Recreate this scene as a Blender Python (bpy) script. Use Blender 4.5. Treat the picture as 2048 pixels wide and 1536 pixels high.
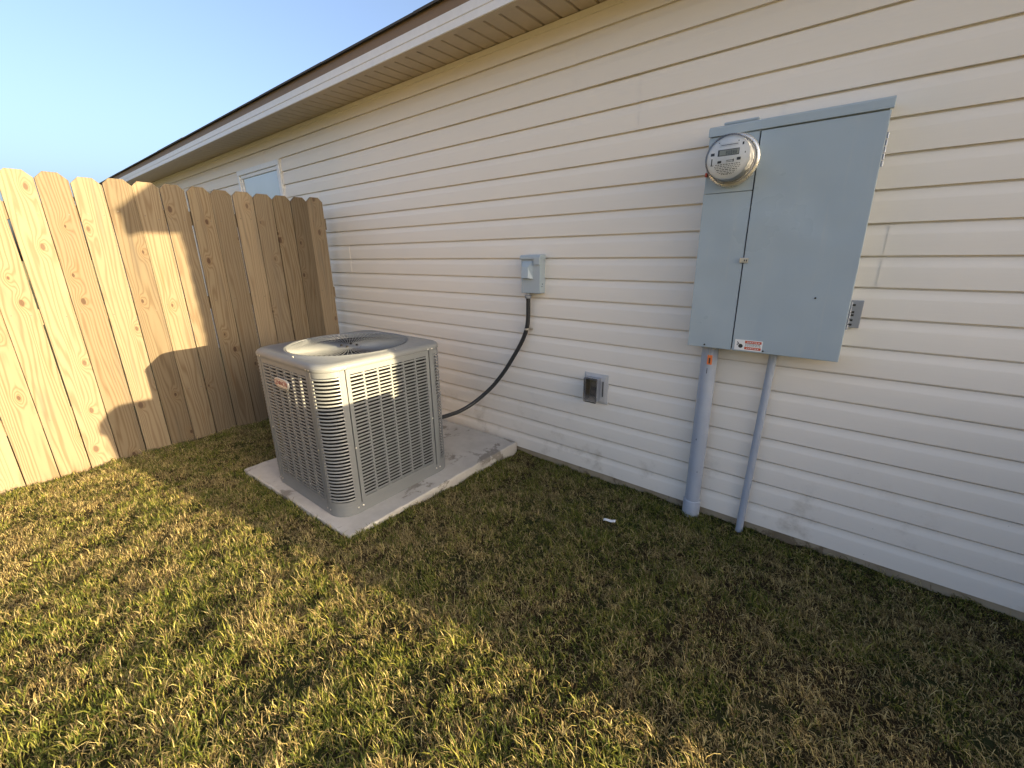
import bpy, math, random
import numpy as np
from mathutils import Matrix, Vector
random.seed(7); rng = np.random.default_rng(11)
sc = bpy.context.scene
for o in list(bpy.data.objects): bpy.data.objects.remove(o)
C = sc.collection
R = math.radians

# ------------------------------------------------------------------ camera
CAM = Vector((3.7665, -2.2128, 1.3184)); YAW, PIT, ROL = 0.6802, 0.2973, -0.0155
f = Vector((-math.sin(YAW)*math.cos(PIT), math.cos(YAW)*math.cos(PIT), -math.sin(PIT)))
r = f.cross(Vector((0, 0, 1))).normalized(); u = r.cross(f)
r2 = r*math.cos(ROL)+u*math.sin(ROL); u2 = -r*math.sin(ROL)+u*math.cos(ROL)
cam = bpy.data.cameras.new('camera'); co = bpy.data.objects.new('camera', cam); C.objects.link(co)
M = Matrix.Identity(4)
for i in range(3): M[i][0], M[i][1], M[i][2], M[i][3] = r2[i], u2[i], -f[i], CAM[i]
co.matrix_world = M
cam.sensor_width = 36; cam.sensor_fit = 'HORIZONTAL'; cam.lens = 857.5/2048*36
cam.clip_start = 0.02; cam.clip_end = 3000
sc.camera = co

# ------------------------------------------------------------------ sky, sun, exposure
SUN_EL = R(7.2); SUN_AZ = math.atan2(1.0, 0.156)      # azimuth from +Y towards +X
w = bpy.data.worlds.new('World'); sc.world = w; w.use_nodes = True
nt = w.node_tree; nt.nodes.clear()
sky = nt.nodes.new('ShaderNodeTexSky'); sky.sky_type = 'NISHITA'; sky.sun_disc = False
sky.sun_elevation = SUN_EL; sky.sun_rotation = SUN_AZ
sky.altitude = 50; sky.air_density = 0.5; sky.dust_density = 7.0; sky.ozone_density = 0.8
bg = nt.nodes.new('ShaderNodeBackground'); bg.inputs['Strength'].default_value = 0.15
wo = nt.nodes.new('ShaderNodeOutputWorld')
nt.links.new(sky.outputs[0], bg.inputs[0]); nt.links.new(bg.outputs[0], wo.inputs[0])
sun = bpy.data.lights.new('sun', 'SUN'); sun.energy = 4.5; sun.angle = R(0.30); sun.color = (1.0, 0.77, 0.43)
so = bpy.data.objects.new('sun', sun); C.objects.link(so)
sd = Vector((math.sin(SUN_AZ)*math.cos(SUN_EL), math.cos(SUN_AZ)*math.cos(SUN_EL), math.sin(SUN_EL)))
so.rotation_euler = (-sd).to_track_quat('-Z', 'Y').to_euler(); so.location = (9, 2, 6)
vs = sc.view_settings; vs.view_transform = 'Standard'; vs.look = 'None'; vs.gamma = 1; vs.use_curve_mapping = False
vs.exposure = 2.2

# ------------------------------------------------------------------ material helpers
class NT:
    def __init__(s, name):
        s.m = bpy.data.materials.new(name); s.m.use_nodes = True; s.t = s.m.node_tree; s.t.nodes.clear()
        s.out = s.n('ShaderNodeOutputMaterial'); s.b = s.n('ShaderNodeBsdfPrincipled'); s.l(s.b.outputs[0], s.out.inputs[0])
    def n(s, k, **kw):
        a = s.t.nodes.new(k)
        for q, v in kw.items(): setattr(a, q, v)
        return a
    def l(s, a, b): s.t.links.new(a, b)
    def put(s, sock, v):
        if hasattr(v, 'is_linked') or isinstance(v, bpy.types.NodeSocket): s.l(v, sock)
        else: sock.default_value = (tuple(v)+(1,) if isinstance(v, tuple) and len(v) == 3 and sock.type == 'RGBA' else v)
    def math(s, op, a, b=0.0, c=0.0, clamp=False):
        m = s.n('ShaderNodeMath', operation=op); m.use_clamp = clamp
        s.put(m.inputs[0], a); s.put(m.inputs[1], b); s.put(m.inputs[2], c); return m.outputs[0]
    def mix(s, fac, a, b, blend='MIX'):
        m = s.n('ShaderNodeMix', data_type='RGBA', blend_type=blend)
        s.put(m.inputs[0], fac); s.put(m.inputs[6], a); s.put(m.inputs[7], b); return m.outputs[2]
    def noise(s, vec, scale, detail=3, rough=.55, dim='3D', dist=0):
        m = s.n('ShaderNodeTexNoise', noise_dimensions=dim); m.inputs['Scale'].default_value = scale
        m.inputs['Detail'].default_value = detail; m.inputs['Roughness'].default_value = rough; m.inputs['Distortion'].default_value = dist
        if vec is not None: s.l(vec, m.inputs['Vector'])
        return m.outputs[0]
    def ramp(s, fac, stops):
        m = s.n('ShaderNodeValToRGB'); e = m.color_ramp.elements
        while len(e) < len(stops): e.new(.5)
        for k, (p, c) in enumerate(stops):
            e[k].position = p; e[k].color = (c if len(c) == 4 else tuple(c)+(1,))
        s.l(fac, m.inputs[0]); return m.outputs[0]
    def sstep(s, v, a, b):
        m = s.n('ShaderNodeMapRange', interpolation_type='SMOOTHSTEP'); s.put(m.inputs[0], v)
        m.inputs[1].default_value = a; m.inputs[2].default_value = b; return m.outputs[0]
    def obj(s): return s.n('ShaderNodeTexCoord').outputs['Object']
    def pos(s): return s.n('ShaderNodeNewGeometry').outputs['Position']
    def scale(s, v, t):
        m = s.n('ShaderNodeMapping'); m.inputs['Scale'].default_value = t; s.l(v, m.inputs[0]); return m.outputs[0]
    def bump(s, h, strength=.3, dist=.002):
        m = s.n('ShaderNodeBump'); m.inputs['Strength'].default_value = strength; m.inputs['Distance'].default_value = dist
        s.l(h, m.inputs['Height']); s.l(m.outputs[0], s.b.inputs['Normal'])
    def set(s, **kw):
        for k, v in kw.items(): s.put(s.b.inputs[k.replace('_', ' ')], v)
        return s

def plain(name, col, rough=.5, metal=0, var=.08, nscale=30, bump=0, bscale=200, spec=.5):
    t = NT(name); v = t.pos(); n = t.noise(v, nscale, 4)
    d = tuple(c*(1-var) for c in col); h = tuple(min(1, c*(1+var)) for c in col)
    t.set(Base_Color=t.mix(n, d, h), Roughness=t.math('ADD', t.math('MULTIPLY', t.noise(v, nscale*2.3, 2), .12), rough-.06), Metallic=metal)
    t.b.inputs['Specular IOR Level'].default_value = spec
    if bump: t.bump(t.noise(v, bscale, 3), bump, .001)
    return t.m

def siding_mat():
    t = NT('vinyl_siding'); p = t.pos()
    big = t.noise(p, .9, 2); st = t.noise(t.scale(p, (2, 2, 60)), 3, 4)
    c = t.mix(big, (.82, .765, .68), (.86, .805, .72)); c = t.mix(t.math('MULTIPLY', st, .10), c, (.48, .42, .33))
    v = t.n('ShaderNodeTexVoronoi'); v.inputs['Scale'].default_value = 22; t.l(p, v.inputs['Vector'])
    rad = t.math('MULTIPLY', t.noise(p, 37, 1), .11)
    spot = t.math('LESS_THAN', v.outputs['Distance'], t.math('SUBTRACT', rad, .034))
    sx = t.n('ShaderNodeSeparateXYZ'); t.l(p, sx.inputs[0])
    low = t.sstep(sx.outputs[2], .75, .05)
    c = t.mix(t.math('MULTIPLY', t.math('MULTIPLY', spot, low), .75), c, (.10, .07, .045))
    dirt = t.math('MULTIPLY', t.sstep(t.noise(p, 5, 5, .65), .52, .75), t.math('MULTIPLY', t.sstep(sx.outputs[2], .55, 0), .6))
    c = t.mix(dirt, c, (.36, .30, .22))
    t.set(Base_Color=c, Roughness=t.math('ADD', t.math('MULTIPLY', st, .15), .36))
    t.b.inputs['Specular IOR Level'].default_value = .28
    h = t.math('ADD', t.math('MULTIPLY', t.noise(t.scale(p, (4, 4, 160)), 4, 4), .25), t.math('MULTIPLY', t.noise(p, 2.2, 2), 6))
    t.bump(h, .25, .004); return t.m

def wood_mat():
    t = NT('pine_board'); o = t.obj(); rnd = t.n('ShaderNodeObjectInfo').outputs['Random']
    off = t.n('ShaderNodeCombineXYZ'); t.l(t.math('MULTIPLY', rnd, 53.7), off.inputs[1]); t.l(t.math('MULTIPLY', rnd, 91.3), off.inputs[2])
    va = t.n('ShaderNodeVectorMath', operation='ADD'); t.l(o, va.inputs[0]); t.l(off.outputs[0], va.inputs[1]); p = va.outputs[0]
    sp = t.n('ShaderNodeSeparateXYZ'); t.l(p, sp.inputs[0]); U, V = sp.outputs[1], sp.outputs[2]
    cv = t.n('ShaderNodeCombineXYZ'); t.l(t.math('MULTIPLY', U, 5.5), cv.inputs[0]); t.l(t.math('MULTIPLY', V, 3.0), cv.inputs[1])
    vo = t.n('ShaderNodeTexVoronoi', voronoi_dimensions='2D'); vo.inputs['Scale'].default_value = 1; t.l(cv.outputs[0], vo.inputs['Vector'])
    d = vo.outputs['Distance']; cs = t.n('ShaderNodeSeparateColor'); t.l(vo.outputs['Color'], cs.inputs[0])
    keep = t.math('GREATER_THAN', cs.outputs[0], .36)
    size = t.math('ADD', t.math('MULTIPLY', cs.outputs[1], .045), .024)
    dn = t.math('ADD', d, t.math('MULTIPLY', t.math('SUBTRACT', t.noise(p, 60, 2), .5), .02))
    kn = t.n('ShaderNodeMapRange', interpolation_type='SMOOTHSTEP'); t.l(t.math('DIVIDE', dn, size), kn.inputs[0])
    kn.inputs[1].default_value = 1.35; kn.inputs[2].default_value = .75
    knot = t.math('MULTIPLY', kn.outputs[0], keep)
    halo = t.math('MULTIPLY', t.math('POWER', 2.7, t.math('MULTIPLY', t.math('POWER', t.math('DIVIDE', d, .13), 2), -1)), keep)
    warp = t.noise(t.scale(p, (5, 5, .42)), 1.6, 3, .45)
    ph = t.math('ADD', t.math('MULTIPLY', U, 330), t.math('ADD', t.math('MULTIPLY', warp, 66), t.math('MULTIPLY', halo, 18)))
    g = t.math('ADD', t.math('MULTIPLY', t.math('SINE', ph), .5), .5)
    g = t.math('POWER', g, 2.2)
    fib = t.noise(t.scale(p, (300, 300, 5)), 1, 3, .6)
    c = t.mix(t.math('MULTIPLY', g, .85), (.475, .375, .245), (.27, .175, .090))
    c = t.mix(t.math('MULTIPLY', fib, .30), c, (.54, .43, .29))
    stain = t.sstep(t.noise(t.scale(p, (9, 9, .9)), 1.5, 3), .52, .74)
    c = t.mix(t.math('MULTIPLY', stain, .6), c, (.25, .21, .165))
    red = t.sstep(t.noise(t.scale(p, (8, 12, 1.2)), 2.1, 2), .60, .78)
    c = t.mix(t.math('MULTIPLY', red, .45), c, (.36, .185, .062))
    c = t.mix(t.math('MULTIPLY', halo, .30), c, (.42, .24, .10))
    c = t.mix(t.math('MULTIPLY', knot, .9), c, (.13, .060, .030))
    r2 = t.math('FRACT', t.math('MULTIPLY', rnd, 17.31)); c = t.mix(t.math('MULTIPLY', r2, .42), c, (.34, .285, .22))
    tone = t.math('ADD', t.math('MULTIPLY', rnd, .22), .235); cc = t.n('ShaderNodeCombineColor')
    for i in range(3): t.l(tone, cc.inputs[i])
    c = t.mix(1.0, c, cc.outputs[0], 'MULTIPLY')
    t.set(Base_Color=c, Roughness=.72); t.b.inputs['Specular IOR Level'].default_value = .25
    t.bump(t.math('ADD', t.math('MULTIPLY', g, .5), t.math('ADD', fib, t.math('MULTIPLY', knot, -.8))), .35, .0012); return t.m

def concrete_mat(name, a, b, stain=(.16, .14, .115)):
    t = NT(name); p = t.pos()
    c = t.mix(t.sstep(t.noise(p, 6, 6, .65), .3, .7), a, b)
    c = t.mix(t.math('MULTIPLY', t.noise(p, 160, 3), .25), c, (.30, .28, .25))
    s1 = t.sstep(t.noise(p, 4.3, 6, .68, dist=.5), .545, .61)
    c = t.mix(t.math('MULTIPLY', s1, .75), c, stain)
    t.set(Base_Color=c, Roughness=.9); t.bump(t.math('ADD', t.noise(p, 240, 4), t.math('MULTIPLY', s1, -1.5)), .5, .0012); return t.m

def grass_mat():
    t = NT('lawn_grass'); a = t.n('ShaderNodeAttribute', attribute_name='tint')
    t.set(Base_Color=a.outputs['Color'], Roughness=.62); t.b.inputs['Specular IOR Level'].default_value = .25
    tr = t.n('ShaderNodeBsdfTranslucent'); t.l(a.outputs['Color'], tr.inputs[0])
    mx = t.n('ShaderNodeMixShader'); mx.inputs[0].default_value = .36
    t.l(t.b.outputs[0], mx.inputs[1]); t.l(tr.outputs[0], mx.inputs[2]); t.l(mx.outputs[0], t.out.inputs[0]); return t.m

def ground_mat():
    t = NT('lawn_soil'); p = t.pos()
    n = t.noise(p, 9, 6, .7); n2 = t.noise(p, 160, 4, .7)
    c = t.mix(n, (.030, .022, .012), (.060, .044, .022)); c = t.mix(t.sstep(n2, .5, .7), c, (.10, .078, .042))
    c = t.mix(t.sstep(t.noise(p, 2.1, 4), .45, .65), c, (.050, .060, .022))
    ln = t.n('ShaderNodeVectorMath', operation='DISTANCE'); t.l(p, ln.inputs[0]); ln.inputs[1].default_value = (2.2,-1.4,0)
    lawn = t.mix(t.noise(p, 3, 5), (.17, .16, .06), (.34, .28, .14)); c = t.mix(t.sstep(ln.outputs['Value'], 2.9, 3.6), c, lawn)
    t.set(Base_Color=c, Roughness=.95); t.b.inputs['Specular IOR Level'].default_value = .1
    t.bump(t.math('ADD', n2, t.math('MULTIPLY', n, 2)), 1.0, .02); return t.m

def clear_mat(name, tint, gloss=1.0, alpha=.9):
    t = NT(name); tr = t.n('ShaderNodeBsdfTransparent'); tr.inputs[0].default_value = tuple(tint)+(1,)
    gl = t.n('ShaderNodeBsdfGlossy'); gl.inputs['Roughness'].default_value = .06
    fr = t.n('ShaderNodeFresnel'); fr.inputs[0].default_value = 1.5
    mx = t.n('ShaderNodeMixShader'); t.l(t.math('MULTIPLY', fr.outputs[0], gloss), mx.inputs[0])
    t.l(tr.outputs[0], mx.inputs[1]); t.l(gl.outputs[0], mx.inputs[2]); t.l(mx.outputs[0], t.out.inputs[0]); return t.m

def window_mat():
    t = NT('window_glass'); n = t.noise(t.pos(), 3, 2)
    t.set(Base_Color=t.mix(n, (.42, .46, .47), (.50, .54, .55)), Roughness=.02); t.b.inputs['IOR'].default_value = 2.1
    return t.m

def shingle_mat():
    t = NT('asphalt_shingle'); p = t.pos(); n = t.noise(p, 400, 3)
    t.set(Base_Color=t.mix(n, (.03, .028, .027), (.09, .085, .08)), Roughness=.95); t.bump(n, .5, .002); return t.m

def panel_mat():
    t = NT('blue_grey_paint'); p = t.pos(); n = t.noise(p, 7, 4)
    c = t.mix(n, (.345, .42, .47), (.375, .45, .50))
    streak = t.sstep(t.noise(t.scale(p, (22, 22, 1.1)), 2.2, 4, .6), .56, .80); c = t.mix(t.math('MULTIPLY', streak, .22), c, (.50, .50, .46))
    spk = t.sstep(t.noise(p, 90, 3, .6), .70, .78); c = t.mix(t.math('MULTIPLY', spk, .35), c, (.16, .17, .17))
    t.set(Base_Color=c, Roughness=t.math('ADD', t.math('MULTIPLY', t.noise(p, 3.2, 4), .22), .20))
    t.bump(t.math('ADD', t.math('MULTIPLY', t.noise(p, 3.0, 2), 14), t.math('MULTIPLY', t.noise(p, 420, 2), .12)), .22, .004); return t.m

MT = dict(
 siding=siding_mat(), wood=wood_mat(), grass=grass_mat(), soil=ground_mat(), shingle=shingle_mat(), glass=window_mat(),
 trim=plain('beige_trim', (.76, .72, .64), .42), fascia=plain('white_fascia', (.74, .73, .72), .4), soffit=plain('tan_soffit', (.50, .42, .31), .5),
 drip=plain('brown_drip_edge', (.22, .14, .07), .5), slab=concrete_mat('foundation_concrete', (.30, .235, .15), (.42, .34, .23), (.15, .11, .065)),
 pad=concrete_mat('pad_concrete', (.44, .42, .385), (.54, .52, .48)),
 nail=plain('nail_metal', (.10, .085, .07), .5, .6), screw=plain('zinc_screw', (.62, .60, .56), .3, .9),
 ac=plain('grey_enamel', (.165, .178, .188), .38, 0, .05, 14, .12, 500), acdark=plain('coil_dark', (.008, .008, .009), .9), fan=plain('fan_dark', (.05, .052, .055), .5),
 badge=plain('silver_badge', (.62, .60, .55), .35, .3), badge_text=plain('badge_print', (.28, .05, .03), .5),
 panel=panel_mat(), gap=plain('dark_gap', (.012, .012, .013), .8),
 pvc=plain('grey_conduit_plastic', (.36, .405, .48), .42, 0, .08, 20), rubber=plain('black_rubber', (.022, .024, .027), .5, 0, .1, 60),
 chrome=plain('bright_ring', (.86, .84, .78), .28, .75, .03), dial=plain('meter_dial', (.92, .92, .90), .5), lcd=plain('lcd_screen', (.34, .34, .25), .35),
 ink=plain('black_ink', (.03, .03, .03), .6), white=plain('white_print', (.80, .80, .78), .5), red=plain('red_print', (.55, .09, .04), .5),
 orange=plain('orange_tag', (.80, .20, .05), .45), outlet=plain('grey_outlet_plastic', (.52, .52, .52), .45),
 bluegrey=plain('galvanised_steel', (.33, .36, .42), .4, .5), vinyl=plain('white_vinyl', (.76, .76, .75), .35), meterglass=clear_mat('meter_cover_glass', (.98, .985, .99)),
 smoke=clear_mat('smoked_cover', (.76, .76, .78), 1.6), paper=plain('white_paper', (.80, .83, .86), .6), tarp=plain('grey_tarp', (.20, .22, .23), .6, 0, .15, 6, .4, 40),
 paint=plain('shed_paint', (.42, .36, .28), .7, 0, .1, 8))

# ------------------------------------------------------------------ mesh helpers
class MB:
    def __init__(s): s.v = []; s.f = []
    def add(s, vs, fs):
        b = len(s.v); s.v += [tuple(a) for a in vs]; s.f += [tuple(i+b for i in q) for q in fs]; return s
    def box(s, x0, x1, y0, y1, z0, z1):
        return s.add([(x0,y0,z0),(x1,y0,z0),(x1,y1,z0),(x0,y1,z0),(x0,y0,z1),(x1,y0,z1),(x1,y1,z1),(x0,y1,z1)],
            [(0,3,2,1),(4,5,6,7),(0,1,5,4),(1,2,6,5),(2,3,7,6),(3,0,4,7)])
    def prism(s, prof, a, b, ax):        # prof: closed 2D loop in the other two axes
        n = len(prof)
        def P(q, t): return {0:(t,q[0],q[1]),1:(q[0],t,q[1]),2:(q[0],q[1],t)}[ax]
        return s.add([P(q,a) for q in prof]+[P(q,b) for q in prof],
            [(i,(i+1)%n,n+(i+1)%n,n+i) for i in range(n)]+[tuple(range(n))[::-1], tuple(range(n,2*n))])
    def tube(s, path, rad, n=12, cap=True):
        pts = [Vector(p) for p in path]; rad = rad if isinstance(rad, (list, tuple)) else [rad]*len(pts)
        ref = Vector((0,0,1)); base = len(s.v); nrm = None
        for i, p in enumerate(pts):
            t = (pts[min(i+1,len(pts)-1)]-pts[max(i-1,0)]).normalized()
            if nrm is None: nrm = t.cross(ref if abs(t.z) < .9 else Vector((1,0,0))).normalized()
            nrm = (nrm-t*nrm.dot(t)).normalized(); bn = t.cross(nrm)
            for k in range(n):
                a = 2*math.pi*k/n; s.v.append(tuple(p+(nrm*math.cos(a)+bn*math.sin(a))*rad[i]))
        for i in range(len(pts)-1):
            for k in range(n): s.f.append((base+i*n+k, base+i*n+(k+1)%n, base+(i+1)*n+(k+1)%n, base+(i+1)*n+k))
        if cap: s.f.append(tuple(base+k for k in range(n))[::-1]); s.f.append(tuple(base+(len(pts)-1)*n+k for k in range(n)))
        return s
    def lathe(s, prof, o, ax, n=40):      # prof (r, h) along axis ax from point o
        b = len(s.v)
        for (rr, h) in prof:
            for k in range(n):
                a = 2*math.pi*k/n; c, d = rr*math.cos(a), rr*math.sin(a)
                s.v.append({1:(o[0]+c,o[1]+h,o[2]+d),2:(o[0]+c,o[1]+d,o[2]+h)}[ax])
        for i in range(len(prof)-1):
            for k in range(n): s.f.append((b+i*n+k,b+i*n+(k+1)%n,b+(i+1)*n+(k+1)%n,b+(i+1)*n+k))
        return s
    def build(s, name, mat, parent=None, smooth=None, bevel=0, stuff=False):
        off = Vector(parent['_o']) if parent is not None else Vector((0,0,0))
        me = bpy.data.meshes.new(name); me.from_pydata([(a-off.x,b-off.y,c-off.z) for a,b,c in s.v], [], s.f)
        me.validate(); me.update(); o = bpy.data.objects.new(name, me); C.objects.link(o)
        me.materials.append(MT[mat])
        if smooth:
            me.polygons.foreach_set('use_smooth', [True]*len(me.polygons)); me.set_sharp_from_angle(angle=R(smooth))
        if bevel:
            b = o.modifiers.new('bevel','BEVEL'); b.width = bevel; b.segments = 2; b.limit_method = 'ANGLE'; b.angle_limit = R(40)
        if parent is not None: o.parent = parent; o['_o'] = tuple(off)
        else: o['_o'] = (0.0,0.0,0.0)
        if stuff: o['kind'] = 'stuff'
        return o
def thing(name, loc, label, cat, group=None):
    o = bpy.data.objects.new(name, None); C.objects.link(o); o.location = loc; o['_o'] = tuple(float(a) for a in loc)
    o.empty_display_size = .1; o['label'] = label; o['category'] = cat
    if group: o['group'] = group
    return o
def tag(o, label, cat): o['label'] = label; o['category'] = cat; return o
def catmull(P, n=10):
    P = [Vector(p) for p in P]; P = [P[0]*2-P[1]]+P+[P[-1]*2-P[-2]]; out = []
    for i in range(1, len(P)-2):
        for k in range(n):
            t = k/n; a,b,c,d = P[i-1],P[i],P[i+1],P[i+2]
            out.append(.5*((2*b)+(c-a)*t+(2*a-5*b+4*c-d)*t*t+(3*b-a-3*c+d)*t**3))
    out.append(P[-2]); return out

# ------------------------------------------------------------------ ground
def vnoise(x, y, s, seed):
    x = np.asarray(x)*s; y = np.asarray(y)*s; xi = np.floor(x).astype(np.int64); yi = np.floor(y).astype(np.int64)
    fx = x-xi; fy = y-yi; fx = fx*fx*(3-2*fx); fy = fy*fy*(3-2*fy)
    def h(a, b):
        k = (a*374761393+b*668265263+seed*982451653) & 0x7fffffff; k = ((k ^ (k >> 13))*1274126177) & 0x7fffffff
        return ((k ^ (k >> 16)) & 0xffff)/65535.0
    return (h(xi,yi)*(1-fx)+h(xi+1,yi)*fx)*(1-fy)+(h(xi,yi+1)*(1-fx)+h(xi+1,yi+1)*fx)*fy
def gz(x, y):
    x = np.asarray(x, float); y = np.asarray(y, float); d = np.clip(-y, 0, 5); t = np.clip(d/1.3, 0, 1); t = t*t*(3-2*t)
    near = np.exp(-((x-2)**2+(y+1.5)**2)/40)
    return -.047+.053*t+.012*np.clip(d-1.0, 0, 3)+near*(.010*(vnoise(x,y,4.5,3)-.5)+.022*(vnoise(x,y,13,4)-.5))
ax_ = np.concatenate([[-900,-300,-100,-40,-20,-10,-6,-3], np.arange(-1.5,6.01,.03), [6.5,7.5,9,12,20,40,100,300,900]])
ay_ = np.concatenate([[-900,-300,-100,-40,-20,-10,-7,-5], np.arange(-4,.31,.03), [1,3,10,20,40,100,300,900]])
GX, GY = np.meshgrid(ax_, ay_); GZ = gz(GX, GY); nx = len(ax_)
gm = bpy.data.meshes.new('ground')
gm.from_pydata(np.stack([GX,GY,GZ],-1).reshape(-1,3).tolist(), [], [(j*nx+i,j*nx+i+1,(j+1)*nx+i+1,(j+1)*nx+i) for j in range(len(ay_)-1) for i in range(nx-1)])
gm.materials.append(MT['soil']); go = bpy.data.objects.new('ground', gm); C.objects.link(go); go['kind'] = 'structure'
gm.polygons.foreach_set('use_smooth', [True]*len(gm.polygons))

# ------------------------------------------------------------------ house
HX0, HX1, HB = -10.0, 7.67, 8.0
H, Z0 = .1174, -.004
house = thing('house', (0,0,-.05), 'single-storey house with beige lap siding, tan soffit and white fascia', 'house')
core = MB().box(HX0+.02, HX1-.02, .004, HB, -.002, 2.50).build('wall', 'siding', house)
MB().box(HX0+.03, HX1-.03, -.0045, HB-.02, -.40, -.0045).build('foundation', 'slab', house)
PROF = [(-.0128,.0),(-.0127,.030),(-.0125,.072),(-.0119,.076),(-.0100,.083),(-.0078,.091),(-.0060,.100),(-.0053,.1092),(.0034,.1096),(.0034,.1174)]
def siding_mesh(x0, x1, zb, n, lift, ztop):
    m = MB(); pr = [(.0030, zb)]
    for c in range(n):
        b = zb+c*H
        for (y, z) in PROF: pr.append((y, b+z))
    pr = [(y, min(z, ztop)) for y, z in pr]
    ns = max(1, int((x1-x0)/.22)); k = len(pr); m_v = []; fs = []
    for q in range(ns+1):
        x = x0+(x1-x0)*q/ns; e = 0 if q in (0, ns) else 1
        wy = e*(.0016*float(vnoise(x, zb*9, 1.3, 51))+.0008*float(vnoise(x, zb*9, 4, 52))); wz = e*.0022*(float(vnoise(x, zb*7, .9, 53))-.5)
        m_v += [(x, y-lift-wy, z+(wz if z < ztop-.001 else 0)) for y, z in pr]
    for q in range(ns): fs += [(q*k+i+1, q*k+i, (q+1)*k+i, (q+1)*k+i+1) for i in range(k-1)]
    m.add(m_v, fs)
    # exposed edge of the lap at the left and right ends
    for x in (x0, x1):
        m.add([(x, y-lift, z) for y, z in pr]+[(x, y-lift+.0022, z) for y, z in pr], [(i, i+1, k+i+1, k+i) for i in range(k-1)])
    return m
SEAM = {0:2.77, 1:2.165, 2:1.607, 3:2.755, 4:3.45, 5:3.803, 6:3.42, 7:3.40, 8:2.793, 9:2.442, 10:3.1}
WIN = (-1.90, -.885, 1.05, 2.2240)
for row in range(11):
    n = 2 if row < 10 else 1; zb = Z0+row*2*H; zt = min(zb+n*H, 2.432)
    s0 = SEAM[row]; xs = [HX0]+[s for s in (s0-3*3.66, s0-2*3.66, s0-3.66, s0, s0+3.66) if HX0 < s < HX1]+[HX1]
    for k in range(len(xs)-1):
        a, b = xs[k], xs[k+1]; lift = .0022 if (k % 2 == 0) else 0.0
        if lift: b += .02
        parts = [(a, b)]
        if zb < WIN[3]-.02 and zt > WIN[2]+.02:
            parts = []
            if a < WIN[0]: parts.append((a, min(b, WIN[0])))
            if b > WIN[1]: parts.append((max(a, WIN[1]), b))
            if row == 9 and a < WIN[0] < b: siding_mesh(WIN[0], min(b,WIN[1]), zb+H, 1, lift, zt).build('siding_panel', 'siding', core, smooth=35)
            if row == 9 and WIN[0] < a < WIN[1]: siding_mesh(a, WIN[1], zb+H, 1, lift, zt).build('siding_panel', 'siding', core, smooth=35)
        for (p, q) in parts:
            if q-p > .02: siding_mesh(p, q, zb, n, lift, zt).build('siding_panel', 'siding', core, smooth=35)
MB().box(HX0, HX1, -.022, .003, 2.4095, 2.4385).build('frieze_trim', 'trim', house, bevel=.002)
# soffit
SY0, SZ = -.30, 2.44
soff = MB().box(HX0, HX1, SY0, -.001, SZ+.012, SZ+.02).build('soffit', 'soffit', house)
x = 2.129+.105*52
gp = MB()
W_ = .105
gp.add([(0,SY0+.03,0),(0,0,0),(.004,SY0+.03,.010),(.004,0,.010),(.013,SY0+.03,.010),(.013,0,.010),(.017,SY0+.03,0),(.017,0,0),(W_,SY0+.03,0),(W_,0,0)],
       [(0,1,3,2),(2,3,5,4),(4,5,7,6),(6,7,9,8)])
first = None
while x > HX0+.1:
    if first is None:
        first = gp.build('soffit_panel', 'soffit', None); first.parent = soff; o = first
    else:
        o = first.copy(); C.objects.link(o); o.parent = soff
    o.location = (x-W_, 0, SZ+.001-(-.05)); x -= W_
MB().box(HX0, HX1, SY0-.002, SY0+.032, SZ-.008, SZ-.0005).build('soffit_channel', 'soffit', house, bevel=.001)
roof = MB()
PITCH = .5
roof.prism([(-.318,2.566),(-.318,2.575),(HB/2,2.575+PITCH*(HB/2+.318)),(HB+.318,2.575),(HB+.318,2.566),(HB/2,2.566+PITCH*(HB/2+.318)-.01)], HX0-.2, HX1+.02, 0)
roof = roof.build('roof', 'shingle', house)
MB().prism([(.0,2.5),(HB,2.5),(HB/2,2.5+PITCH*HB/2)], HX0+.01, HX1-.02, 0).build('gable', 'siding', house)
fa = MB(); fa.prism([(-.303,2.434),(-.309,2.436),(-.309,2.472),(-.312,2.475),(-.312,2.517),(-.303,2.517)], HX0, HX1, 0); fa.build('fascia', 'fascia', house)
MB().prism([(-.303,2.5175),(-.311,2.5175),(-.317,2.566),(-.303,2.566)], HX0, HX1, 0).build('drip_edge', 'drip', house)
x = HX0-.2; k = 0
while x < HX1:
    L = .96+.06*random.random(); t = .004+.005*random.random()
    MB().prism([(-.336-.006*random.random(),2.566),(-.336,2.574+t),(.1,2.578+t+PITCH*.43),(.1,2.577+PITCH*.43)], x, min(x+L,HX1+.03), 0).build('shingle', 'shingle', roof)
    x += L+.004; k += 1
# window (its lower part is behind the fence)
wx0, wx1, wz0, wz1 = WIN
win = MB()
for (a,b,c,d) in ((wx0,wx1,wz1-.05,wz1),(wx0,wx1,wz0,wz0+.05),(wx0,wx0+.05,wz0+.05,wz1-.05),(wx1-.05,wx1,wz0+.05,wz1-.05)): win.box(a,b,-.026,.02,c,d)
win = win.build('window', 'vinyl', house, bevel=.004)
sash = MB(); a0,a1,b0,b1 = wx0+.05,wx1-.05,wz0+.05,wz1-.05
for (a,b,c,d) in ((a0,a1,b1-.035,b1),(a0,a1,b0,b0+.035),(a0,a0+.035,b0+.035,b1-.035),(a1-.035,a1,b0+.035,b1-.035),(a0+.035,a1-.035,(b0+b1)/2-.02,(b0+b1)/2+.02)): sash.box(a,b,-.014,.015,c,d)
sash.build('frame', 'vinyl', win, bevel=.003)
for (c,d) in ((b0+.035,(b0+b1)/2-.02),((b0+b1)/2+.02,b1-.035)): MB().box(a0+.035,a1-.035,-.002,.002,c,d).build('pane', 'glass', win)
MB().box(wx1,wx1+.018,-.020,.0,wz0-.02,wz1+.0).build('channel', 'trim', win, bevel=.002)

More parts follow.
